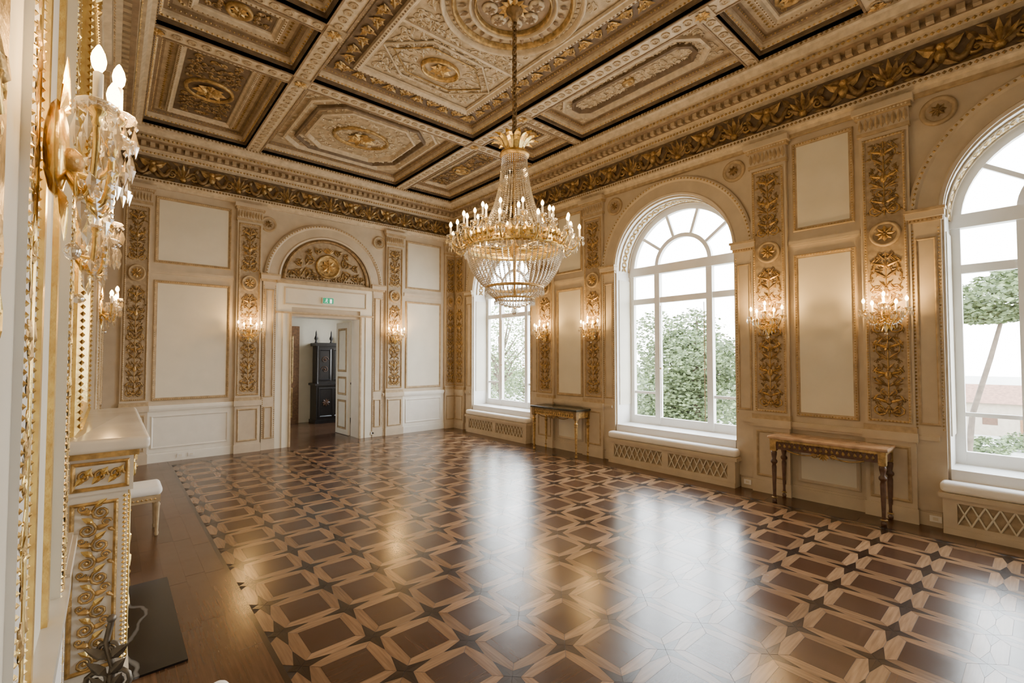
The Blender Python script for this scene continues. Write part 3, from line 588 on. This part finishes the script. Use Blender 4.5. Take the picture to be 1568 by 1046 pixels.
for i,(M,x,z,e_) in enumerate(spots):
    k_=.78 if i==6 else 1.
    Mx=M@T((x,2.15,z))@Matrix.Diagonal((1,1,k_,1))
    if i==0: o=SC; o.matrix_world=Mx
    else: o=inst(SC,'wall_sconce.%03d'%i,Mx)
    lamp('sconce_light_%d'%i,(0,.14,.17),e_,.04,(1,.58,.20),o)
# ------------------------------------------------------------ chandelier
ch=bpy.data.objects.new('chandelier',None); bpy.context.collection.objects.link(ch); CX,CY=3.20,3.66; ch.location=(CX,CY,0)
mb=MB()
mb.lathe([(.001,5.44),(.10,5.43),(.09,5.38),(.04,5.34),(.03,5.28),(.001,5.27)],16,'gold_old')
z=5.28; k2=0
while z>4.0:
    L=T((0,0,z))@R(pi/2*(k2%2),'Z')@R(pi/2,'X'); mb.tube([(.026*C(2*pi*i/8),.034*S(2*pi*i/8),0) for i in range(8)],.011,'gold_old',n=4,L=L,closed=True); z-=.045; k2+=1
mb.lathe([(.001,4.02),(.03,4.0),(.02,3.95),(.06,3.92),(.07,3.87),(.15,3.85),(.16,3.82),(.13,3.80)],20,'gold_carved')
for i in range(12):
    a=2*pi*i/12
    pts=[(.08+.09*t+.09*t*t,0,3.85+.15*S(pi*.62*t)) for t in [j/6 for j in range(7)]]
    lo=[[(x,-w_,zz),(x+.005,0,zz+.012),(x,w_,zz)] for (x,_,zz),w_ in zip(pts,(.012,.022,.03,.034,.032,.022,.004))]
    mb.loft(lo,'gold_bright',closed=False,L=R(a,'Z'))
mb.lathe([(.50,2.80),(.525,2.82),(.51,2.86),(.515,2.90),(.54,2.93),(.50,2.94),(.48,2.90),(.48,2.82),(.50,2.80)],48,'gold_bright')
for i in range(48):
    a=2*pi*i/48; mb.leaf(0,0,pi/2,.085,.05,0,'gold_bright',L=R(a,'Z')@T((.525,0,2.87))@R(pi/2,'Z')@R(pi/2,'X')); mb.ball((.525*C(a),.525*S(a),2.84),.014,'gold_carved',n=5)
mb.lathe([(.30,2.40),(.31,2.405),(.31,2.425),(.30,2.43),(.29,2.415),(.30,2.40)],32,'gold_carved'); mb.lathe([(.20,2.29),(.21,2.295),(.21,2.31),(.19,2.31),(.20,2.29)],24,'gold_carved')
mb.lathe([(.012,3.9),(.012,2.9),(.04,2.86),(.05,2.8),(.02,2.72),(.012,2.4),(.03,2.36),(.001,2.30)],12,'gold_carved')
for i in range(8):
    a=2*pi*i/8; mb.tube([(.03*C(a),.03*S(a),2.84),(.49*C(a),.49*S(a),2.86)],.008,'gold_bright',n=4)
mb.ball((0,0,2.17),.035,'crystal',sz=1.3)
N=24
for i in range(N):
    a=2*pi*(i+.5)/N; up=(i%2==0); ro=.68 if up else .60; zc=2.90 if up else 2.98; r0=.51
    pts=[(r0+(ro-r0)*t,0,2.86-.07*S(pi*t)+(zc-.03-2.86)*t**1.5) for t in [j/8 for j in range(9)]]
    mb.tube(pts,.010,'gold_bright',n=5,L=R(a,'Z')); candle(mb,R(a,'Z')@T((ro,0,zc)),h=.085,pend=8,pl=.06)
for i in range(12):
    a=2*pi*i/12; pts=[(.5-.08*t,0,2.93+.15*t) for t in (0,.5,1)]; mb.tube(pts,.008,'gold_bright',n=5,L=R(a,'Z')); candle(mb,R(a,'Z')@T((.42,0,3.09)),h=.085,pend=6,pl=.04)
mb.obj('chandelier_frame',ch)
mb=MB()
for i in range(36):
    a=2*pi*i/36
    for j in range(40):
        t=j/39; r=.13+.05*t+.22*t**2.6; zz=3.81-.88*t; rr=.009+.008*t
        mb.octa((r*C(a),r*S(a),zz),rr,.011,'crystal')
for i in range(52):
    a=2*pi*i/52
    for j in range(24):
        t=j/23; r=.30+.205*max(0,C(pi/2*t))**.75; zz=2.81-.39*t; mb.octa((r*C(a),r*S(a),zz),.0145,.010,'crystal')
for i in range(40):
    a=2*pi*i/40
    for j in range(10):
        t=j/9; r=.30-.10*t**1.5; mb.octa((r*C(a),r*S(a),2.40-.10*t),.013,.009,'crystal')
    for j in range(8):
        t=j/7; r=.20*C(pi/2*t)**.8 if t<1 else .01; mb.octa((r*C(a),r*S(a),2.29-.09*t),.010,.009,'crystal')
    mb.octa((.31*C(a),.31*S(a),2.365),.010,.035,'crystal')
    mb.octa((.21*C(a),.21*S(a),2.255),.010,.03,'crystal')
    mb.octa((.52*C(a),.52*S(a),2.76),.012,.04,'crystal')
for i in range(24):
    a0=2*pi*(i+.5)/24; a1=a0+2*pi/24
    for j in range(9):
        t=j/8; a=a0+(a1-a0)*t; mb.octa((.63*C(a),.63*S(a),2.90-.09*S(pi*t)),.010,.010,'crystal'); mb.octa((.57*C(a),.57*S(a),2.86-.10*S(pi*t)),.010,.010,'crystal')
mb.obj('crystal_strands',ch)
for i in range(4): lamp('chandelier_light_%d'%i,(.82*C(pi/2*i+.4),.82*S(pi/2*i+.4),3.08),14,.08,(1,.68,.34),ch)
lamp('chandelier_core_light',(0.12,0,2.62),5,.06,(1,.76,.46),ch)
# ------------------------------------------------------------ console tables
def console(name,loc,Ln,H,top,legm,acc,turned=True):
    mb=MB(); D=.38; h=Ln/2
    mb.rbox(-D/2-.015,D/2+.015,-h-.02,h+.02,H-.035,H,.012,top)
    mb.box(-D/2,D/2,-h,h,H-.06,H-.035,acc); mb.box(-D/2+.015,D/2-.015,-h+.015,h-.015,H-.15,H-.06,legm)
    for sx in (-1,1):
        for sy in (-1,1):
            L=T((sx*(D/2-.035),sy*(h-.035),0)); mb.box(-.032,.032,-.032,.032,H-.17,H-.06,acc,L=L)
            if turned: mb.lathe([(.018,0),(.026,.01),(.026,.03),(.014,.045),(.02,.07),(.017,.10),(.026,H-.36),(.02,H-.33),(.036,H-.31),(.036,H-.29),(.02,H-.27),(.03,H-.22),(.032,H-.19),(.02,H-.17)],12,legm,L=L)
            else: mb.lathe([(.014,0),(.024,.01),(.02,.04),(.014,.06),(.028,H-.26),(.034,H-.24),(.02,H-.22),(.03,H-.17)],4,legm,L=L@R(pi/4,'Z'),smooth=False)
            for z in (.05,H-.30,H-.18): mb.lathe([(.022,z),(.034,z+.008),(.022,z+.016)],12,acc,L=L)
    mb.M=WM((-D/2+.014,0,0),(0,-1,0),(0,0,1),(-1,0,0)); n=int(Ln/.06)
    mb.beads((-h+.05,H-.07,.0),(h-.05,H-.07,0),.03,.01,acc)
    for i in range(n):
        x=-h+.08+(i+.5)*(Ln-.16)/n; mb.leaf(x,H-.13,pi/2,.05,.03,.0,acc)
    for k2 in range(5): mb.leaf(0,H-.14,-pi/2+(k2-2)*.5,.07,.04,.01,acc)
    for sg in (-1,1): mb.scroll(sg*.09,H-.16,.03,1.4,0,sg,.01,acc,r=.007); mb.tube([(sg*(.06+.3*t),H-.15-.03*S(pi*t*1.0),.01) for t in [j/6 for j in range(7)]],.008,acc,n=4)
    o=mb.obj(name); o.location=loc; return o
console('console_table',(6.04,1.62,0),1.08,.77,'marble_top','wood_dark','gold_frieze')
console('console_table.001',(6.04,5.68,0),1.08,.80,'marble_green','gold_carved','gold_old',False)
# ------------------------------------------------------------ stools
def stool(name,loc,rz,w=.5,d=.36):
    mb=MB(); mb.rbox(-w/2,w/2,-d/2,d/2,.38,.47,.04,'cushion_white'); mb.box(-w/2+.015,w/2-.015,-d/2+.015,d/2-.015,.32,.385,'trim_tan')
    for sx in (-1,1):
        for sy in (-1,1): mb.lathe([(.012,0),(.018,.02),(.013,.04),(.022,.27),(.028,.29),(.018,.31),(.026,.33)],10,'trim_tan',L=T((sx*(w/2-.04),sy*(d/2-.04),0)))
    mb.M=WM((0,-d/2+.015,0),(1,0,0),(0,0,1),(0,-1,0)); mb.beads((-w/2+.04,.35,0),(w/2-.04,.35,0),.03,.012,'gold_carved')
    o=mb.obj(name); o.location=loc; o.rotation_euler=(0,0,rz)
stool('upholstered_stool',(.15,5.72,0),0); stool('upholstered_stool.001',(.21,1.87,0),.25,.42,.42)
# ------------------------------------------------------------ gilded pier on left wall (near)
mb=MB(LEFT); a,b=2.0,4.30
mb.box(a,b,0,4.36,0,.02,'cream_panel')
mb.box(4.16,4.30,0,4.36,.02,.05,'cream_panel')
for x in (4.165,4.295): mb.beads((x,.05,.05),(x,4.3,.05),.022,.008,'gold_bright')
arab(mb,4.23,.2,4.2,.10,.051,'gold_carved','gold_bright',unit=.18,hk=.35)
mb.box(3.28,3.44,0,4.36,.02,.034,'white_paint'); mb.box(3.62,3.66,0,4.36,.02,.030,'gold_bright'); mb.box(3.95,4.0,0,4.36,.02,.034,'gold_bright')
for x in (3.285,3.435): mb.beads((x,.05,.034),(x,4.3,.034),.022,.007,'gold_bright')
mb.box(2.1,3.1,1.02,4.3,.02,.024,'gold_carved')
arab(mb,3.36,.2,4.2,.12,.034,'gold_bright','gold_carved',unit=.2,hk=.3)
arab(mb,2.95,.95,4.2,.24,.026,'gold_bright','gold_carved',unit=.25,hk=.25)
mb.box(2.0,4.32,0,.86,.02,.055,'white_paint'); mb.box(2.0,4.33,.86,.90,.02,.068,'marble_white')
mb.beads((3.0,.83,.056),(4.3,.83,.056),.025,.008,'gold_bright')
mb.obj('gilded_wall_pier')
# ------------------------------------------------------------ fireplace
fp=MB(); y0,y1=3.10,4.56; xw=XL+.004
def fbx(x0,x1,ya_,yb_,z0,z1,m): fp.box(x0,x1,ya_,yb_,z0,z1,m)
fbx(xw,.08,y0,y0+.30,.12,1.02,'marble_white'); fbx(xw,.08,y1-.30,y1,.12,1.02,'marble_white'); fbx(xw,.10,y0-.02,y1+.02,1.02,1.20,'marble_white')
fbx(xw,.10,y0-.02,y0+.32,0,.12,'marble_white'); fbx(xw,.10,y1-.32,y1+.02,0,.12,'marble_white')
fbx(xw,.12,y0-.06,y1+.06,1.20,1.235,'gold_carved'); fp.rbox(xw,.16,y0-.13,y1+.13,1.235,1.30,.02,'marble_white'); fbx(xw,-.13,y0+.3,y1-.3,0,1.02,'soot_black')
fp.M=WM((xw,y0,0),(1,0,0),(0,0,1),(0,-1,0))
fp.rect(.02,.20,.16,.98,[(0,0),(0,.01),(.008,.014),(.018,.004)],'gold_carved')
for i in range(10):
    y=.205+i*.08; sg=1 if i%2 else -1
    fp.scroll(.11+sg*.025,y,.038,1.6,pi/2,sg,.006,'gold_carved',r=.007); fp.scroll(.11-sg*.045,y+.03,.020,1.3,0,-sg,.006,'gold_carved',r=.005)
    fp.leaf(.11,y+.03,pi/2-sg*.9,.06,.028,.006,'gold_bright'); fp.leaf(.11,y,pi/2+sg*1.3,.06,.028,.006,'gold_carved'); fp.leaf(.11-sg*.05,y,sg*.6,.04,.02,.006,'gold_carved')
fp.beads((.225,.15,.0),(.225,1.0,0),.022,.01,'gold_bright')
fp.M=WM((xw,y0-.02,0),(1,0,0),(0,0,1),(0,-1,0))
fp.rect(.02,.24,1.04,1.18,[(0,0),(0,.01),(.008,.014),(.018,.004)],'gold_carved')
for x in (.07,.13,.19): fp.scroll(x,1.11,.03,1.4,0,1,.006,'gold_carved',r=.007); fp.leaf(x,1.11,1,.05,.03,.006,'gold_bright'); fp.leaf(x,1.11,4,.05,.03,.006,'gold_bright')
for ya_ in (y0,y1-.3):
    fp.M=WM((.08,ya_,0),(0,1,0),(0,0,1),(1,0,0)); fp.rect(.03,.27,.16,.98,[(0,0),(0,.01),(.008,.014),(.018,.004)],'gold_bright')
    for i in range(7): fp.scroll(.15,.24+i*.105,.05,1.5,i,1 if i%2 else -1,.006,'gold_bright',r=.009); fp.leaf(.15,.24+i*.105,i,.09,.04,.006,'gold_bright')
    fp.beads((.01,.15,0),(.01,1,0),.022,.01,'gold_bright')
fp.M=WM((.10,y0,0),(0,1,0),(0,0,1),(1,0,0))
for i in range(12): fp.scroll(.08+i*.118,1.11,.045,1.4,i,1 if i%2 else -1,.005,'gold_bright',r=.008); fp.leaf(.08+i*.118,1.11,i*2,.09,.04,.005,'gold_bright')
fp.M=Matrix.Identity(4); fp.obj('fireplace_mantel')
mb=MB(); mb.box(-.12,.36,3.18,4.45,-.001,.012,'marble_black'); mb.obj('hearth_slab')
mb=MB(WM((.02,3.0,0),(.9,-.435,0),(0,0,1),(-.435,-.9,0)))
mb.box(-.10,.10,0,.03,-.03,.03,'bronze_grey')
for sg in (-1,1):
    mb.scroll(sg*.04,.14,.06,1.5,-pi/2,sg,0,'bronze_grey',r=.014); mb.scroll(-sg*.01,.28,.04,1.4,pi/2,sg,0,'bronze_grey',r=.011)
    for k2 in range(3): mb.leaf(0,.08+k2*.08,pi/2-sg*(.6+k2*.15),.12,.05,.005,'bronze_grey')
mb.tube([(0,.03,0),(.02,.2,0),(-.01,.32,0),(.01,.42,0)],.014,'bronze_grey'); mb.ball((.01,.43,0),.02,'bronze_grey')
mb.obj('fireplace_andiron')
mb=MB(WM((XL,3.15,0),(0,1,0),(0,0,1),(1,0,0)))
mb.rect(0,1.36,1.30,3.9,[(0,0),(0,.03),(.03,.05),(.07,.04),(.10,.02)],'gold_bright'); mb.quad((.1,1.4,.02),(1.26,1.4,.02),(1.26,3.8,.02),(.1,3.8,.02),'mirror_glass')
mb.beadrect(.03,1.33,1.33,3.87,.05,.035,.014,'gold_bright')
for k2 in range(9): mb.leaf(.68,3.86,pi/2+(k2-4)*.3,.35-.03*abs(k2-4),.08,.04,'gold_bright')
for sg in (-1,1):
    for q2 in range(3): mb.scroll(.68+sg*(.2+.18*q2),3.95-.03*q2,.09-.015*q2,1.5,0,sg,.04,'gold_bright',r=.016)
mb.obj('mantel_mirror')
# ------------------------------------------------------------ door leaves, sign, next room
def leafdoor(name,M):
    mb=MB(M); w=.64; mb.box(0,w,0.01,2.42,-.02,.02,'dado_white')
    for zz,sgn in ((.02,1),(-.02,-1)):
        for (a0,a1) in ((.12,.75),(.85,1.25),(1.35,2.3)):
            mb.loft([[(.1+o,a0+o,zz+sgn*h_),(w-.1-o,a0+o,zz+sgn*h_),(w-.1-o,a1-o,zz+sgn*h_),(.1+o,a1-o,zz+sgn*h_)] for o,h_ in ((0,0),(.01,.012),(.03,.0),(.05,.008))],'trim_tan')
    mb.tube([(w-.05,1.05,.03),(w-.05,1.05,.06),(w-.14,1.05,.06)],.008,'gold_bright'); mb.obj(name)
leafdoor('door_1',WM((3.86,9.77,0),(-.05,.9987,0),(0,0,1),(.9987,.05,0)))
leafdoor('door_2',WM((2.60,9.77,0),(.05,.9987,0),(0,0,1),(.9987,-.05,0)))
mb=MB(BACK)
mb.box(DX-.11,DX+.11,2.72,2.85,.035,.06,'white_paint'); mb.box(DX-.10,DX+.10,2.73,2.84,.06,.065,'sign_green')
mb.ball((DX-.03,2.82,.066),.009,'sign_white',sz=.2,n=8); mb.tube([(DX-.03,2.807,.067),(DX-.04,2.777,.067)],.006,'sign_white',n=4)
for p in (((-.04,2.777),(-.02,2.762),(-.025,2.742)),((-.04,2.777),(-.055,2.76),(-.07,2.755)),((-.032,2.803),(-.01,2.795)),((-.032,2.803),(-.055,2.792))): mb.tube([(DX+x,y,.067) for x,y in p],.004,'sign_white',n=4)
mb.box(DX+.03,DX+.07,2.742,2.82,.065,.068,'sign_white')
mb.obj('exit_sign')
def qobj(name,qs,m):
    mb=MB()
    for q_ in qs: mb.quad(*q_,m)
    mb.obj(name)
qobj('wall_anteroom_back',[((1.2,12.5,0),(5.2,12.5,0),(5.2,12.5,3.6),(1.2,12.5,3.6))],'cream_panel')
qobj('wall_anteroom_left',[((1.2,9.75,0),(1.2,12.5,0),(1.2,12.5,3.6),(1.2,9.75,3.6))],'cream_panel')
qobj('wall_anteroom_right',[((5.2,9.75,0),(5.2,12.5,0),(5.2,12.5,1.2),(5.2,9.75,1.2)),((5.2,9.75,2.9),(5.2,12.5,2.9),(5.2,12.5,3.6),(5.2,9.75,3.6)),((5.2,9.75,1.2),(5.2,10.5,1.2),(5.2,10.5,2.9),(5.2,9.75,2.9)),((5.2,11.6,1.2),(5.2,12.5,1.2),(5.2,12.5,2.9),(5.2,11.6,2.9))],'plaster_beige')  # unseen window opening added here to let sky light into the anteroom
qobj('wall_anteroom_front',[((1.2,9.75,0),(2.57,9.75,0),(2.57,9.75,3.6),(1.2,9.75,3.6)),((3.89,9.75,0),(5.2,9.75,0),(5.2,9.75,3.6),(3.89,9.75,3.6)),((2.57,9.75,2.45),(3.89,9.75,2.45),(3.89,9.75,3.6),(2.57,9.75,3.6))],'plaster_beige')
qobj('ceiling_anteroom',[((1.2,9.75,3.6),(5.2,9.75,3.6),(5.2,12.5,3.6),(1.2,12.5,3.6))],'ceil_tan')
mb=MB(WM((2.86,12.5,0),(1,0,0),(0,0,1),(0,-1,0)))
mb.box(0,.76,0,2.45,0.002,.05,'wood_walnut'); mb.box(.08,.68,0,2.36,.05,.06,'wood_walnut')
for a0,a1 in ((.15,.9),(1.0,2.2)): mb.rect(.15,.61,a0,a1,[(0,.06),(.0,.07),(.02,.075),(.04,.062)],'gold_frieze')
mb.quad((.19,1.04,.063),(.57,1.04,.063),(.57,2.16,.063),(.19,2.16,.063),'cushion_white')
mb.obj('door_3')
cxx=3.88
mb=MB(WM((cxx,12.48,0),(1,0,0),(0,0,1),(0,-1,0)))
mb.box(0,.9,0,.08,0,.5,'ebony_black'); mb.box(.03,.87,.08,.95,0,.46,'ebony_black'); mb.box(-.02,.92,.95,1.0,0,.52,'ebony_black'); mb.box(.08,.82,1.0,1.95,0,.35,'ebony_black'); mb.box(.02,.88,1.95,2.03,0,.42,'ebony_black')
mb.M=WM((cxx,12.48-.46,0),(1,0,0),(0,0,1),(0,-1,0))
for x in (.08,.45): mb.rect(x,x+.37,.14,.9,[(0,0),(0,.015),(.03,.02),(.05,.003)],'ebony_black'); mb.rosette(x+.185,.52,.1,.01,'wood_dark')
mb.M=WM((cxx,12.48-.35,0),(1,0,0),(0,0,1),(0,-1,0))
for x in (.11,.47): mb.rect(x,x+.32,1.06,1.88,[(0,0),(0,.015),(.03,.02),(.05,.003)],'ebony_black'); mb.scroll(x+.16,1.6,.09,1.5,0,1,.01,'wood_dark'); mb.scroll(x+.16,1.35,.09,1.5,3,-1,.01,'wood_dark')
mb.M=Matrix.Identity(4)
for x in (cxx+.06,cxx+.84): mb.lathe([(.04,1.0),(.03,1.05),(.035,1.5),(.03,1.85),(.045,1.95)],10,'ebony_black',L=T((x,12.07,0)))
for x in (cxx+.07,cxx+.45,cxx+.82): mb.lathe([(.04,2.03),(.02,2.08),(.05,2.14),(.02,2.22),(.015,2.3),(.001,2.36)],10,'ebony_black',L=T((x,12.2,0)))
mb.obj('ebony_cabinet')
for i,(M,x) in enumerate(((BACK,1.05),(BACK,1.2),(BACK,4.35),(RIGHT,6.78),(RIGHT,8.58))):
    mb=MB(M); mb.box(x-.045,x+.045,.05,.11,.036,.043,'white_paint'); mb.box(x-.02,x+.02,.065,.095,.0432,.045,'cream_panel'); mb.obj('wall_outlet' if i==0 else 'wall_outlet.%03d'%i)
# ------------------------------------------------------------ outdoors
mb=MB(); mb.quad((7,-60,-2),(120,-60,-2),(120,90,-2),(7,90,-2),'gravel'); mb.obj('ground')
def tree(name,loc,crowns,nl,ls,trunk,mats=('leaf_green','leaf_light')):
    mb=MB()
    for i in range(nl):
        c=random.choice(crowns); u=Vector((random.gauss(0,1),random.gauss(0,1),random.gauss(0,1))).normalized()*(random.random()**.25)
        p=Vector((c[0]+u.x*c[3],c[1]+u.y*c[3],c[2]+u.z*c[4])); M=T(p)@R(random.uniform(0,6),'Z')@R(random.uniform(0,6),'X')
        l=ls*random.uniform(.6,1.4); mb.put([(0,0,0),(l*.5,l*.3,0),(l,0,0),(l*.5,-l*.3,0)],[(0,1,2,3)],random.choice(mats),L=M)
    for t in trunk: mb.tube(t[0],t[1],'bark',n=7)
    o=mb.obj(name); o.location=loc
cr=[(random.uniform(-.9,.9),random.uniform(-1.6,1.6),random.uniform(1.0,4.4),random.uniform(.6,1.0),random.uniform(.6,1.0)) for _ in range(20)]+[(0,0,3.5,1.2,1.8),(0,0,1.6,1.5,1.3)]
tree('garden_tree',(14.2,7.4,-2),cr,28000,.12,[([(0,0,0),(0,0,3),(.1,0,5)],[.16,.12,.03])])
tree('pine_tree',(21,.9,-2),[(0,.2,5.6,1.6,.45),(.5,-1.6,5.2,1.3,.4),(-.4,1.2,5.1,1.0,.4),(.0,-.6,6.0,1.2,.4),(0,.3,5.0,.9,.3)],10000,.16,[([(0,.9,0),(.1,.75,1.8),(0,.3,3.6),(.2,0,5)],[.10,.08,.07,.05])])
br=[]
for i in range(16):
    a=random.uniform(0,6.28); z=random.uniform(2,3.6); l=random.uniform(.8,1.6); br.append(([(0,0,z),(l*.5*C(a),l*.5*S(a),z+.5*l),(l*C(a),l*S(a),z+l*1.1)],[.06,.035,.01]))
tree('young_tree',(12.0,14.6,-2),[(0,0,4.4,1.4,1.4),(0,.5,3,1.5,1.2)],6000,.10,[([(0,0,0),(.1,0,2),(0,.1,4.5)],[.17,.13,.04])]+br,('leaf_light',))
tree('garden_hedge',(22,24,-2),[(random.uniform(-1,1),-18+i*1.5,random.uniform(.8,2.4),1.6,random.uniform(1,2.6)) for i in range(22)],26000,.2,[([(0,0,0),(0,0,1)],[.1,.05])],('leaf_light','leaf_green'))
tree('garden_shrubs',(26,-2,-2),[(random.uniform(-1,1),-4+i*1.1,random.uniform(.1,.3),.8,random.uniform(.3,.5)) for i in range(9)],7000,.16,[([(0,0,0),(0,0,.5)],[.1,.05])],('leaf_light','leaf_green'))
mb=MB(); mb.box(0,3,-2,2.6,0,1.5,'house_wall'); mb.put([(-.2,-2.2,1.5),(3.2,-2.2,1.5),(3.2,2.8,1.5),(-.2,2.8,1.5),(1.5,-2.2,2.3),(1.5,2.8,2.3)],[(0,3,5,4),(1,4,5,2),(0,4,1),(3,2,5),(0,1,2,3)],'roof_tile')
mb.box(-.02,0,-.5,.3,0,1.0,'wood_walnut'); mb.box(-.02,0,1,1.5,.5,1,'wood_dark'); mb.box(-.02,0,-1.5,-1.0,.5,1,'wood_dark')
o=mb.obj('garden_house'); o.location=(31,.6,-2)
# ------------------------------------------------------------ world & portals
w=bpy.data.worlds.new('World'); bpy.context.scene.world=w; w.use_nodes=True; nt=w.node_tree; bg=nt.nodes['Background']
tc=nt.nodes.new('ShaderNodeTexCoord'); sx=nt.nodes.new('ShaderNodeSeparateXYZ'); nt.links.new(tc.outputs['Generated'],sx.inputs[0])
nt.links.new(ramp2(nt,sx.outputs['Z'],(1.0,.99,.975),(.82,.91,1.0),0,.7),bg.inputs[0]); bg.inputs[1].default_value=20.0
def portal(name,loc,rot,sx_,sy_):
    l=bpy.data.lights.new(name,'AREA'); l.shape='RECTANGLE'; l.size=sx_; l.size_y=sy_; l.cycles.is_portal=True
    o=bpy.data.objects.new(name,l); bpy.context.collection.objects.link(o); o.location=loc; o.rotation_euler=rot
for i,cw in enumerate(WIN): portal('window_portal_%d'%(i+1),(XR+.46,YB-cw,2.3),(0,pi/2,0),3.7,2.0)
portal('anteroom_portal',(5.25,11.05,2.05),(0,pi/2,0),1.8,1.2)
# ------------------------------------------------------------ camera
cam=bpy.data.cameras.new('Camera'); co=bpy.data.objects.new('Camera',cam); bpy.context.collection.objects.link(co)
cam.sensor_width=36; cam.lens=16.3; cam.clip_start=.01; cam.clip_end=300
co.location=(0,0,1.7); co.rotation_euler=(math.radians(90+1.77),0,math.radians(-40.85)); bpy.context.scene.camera=co
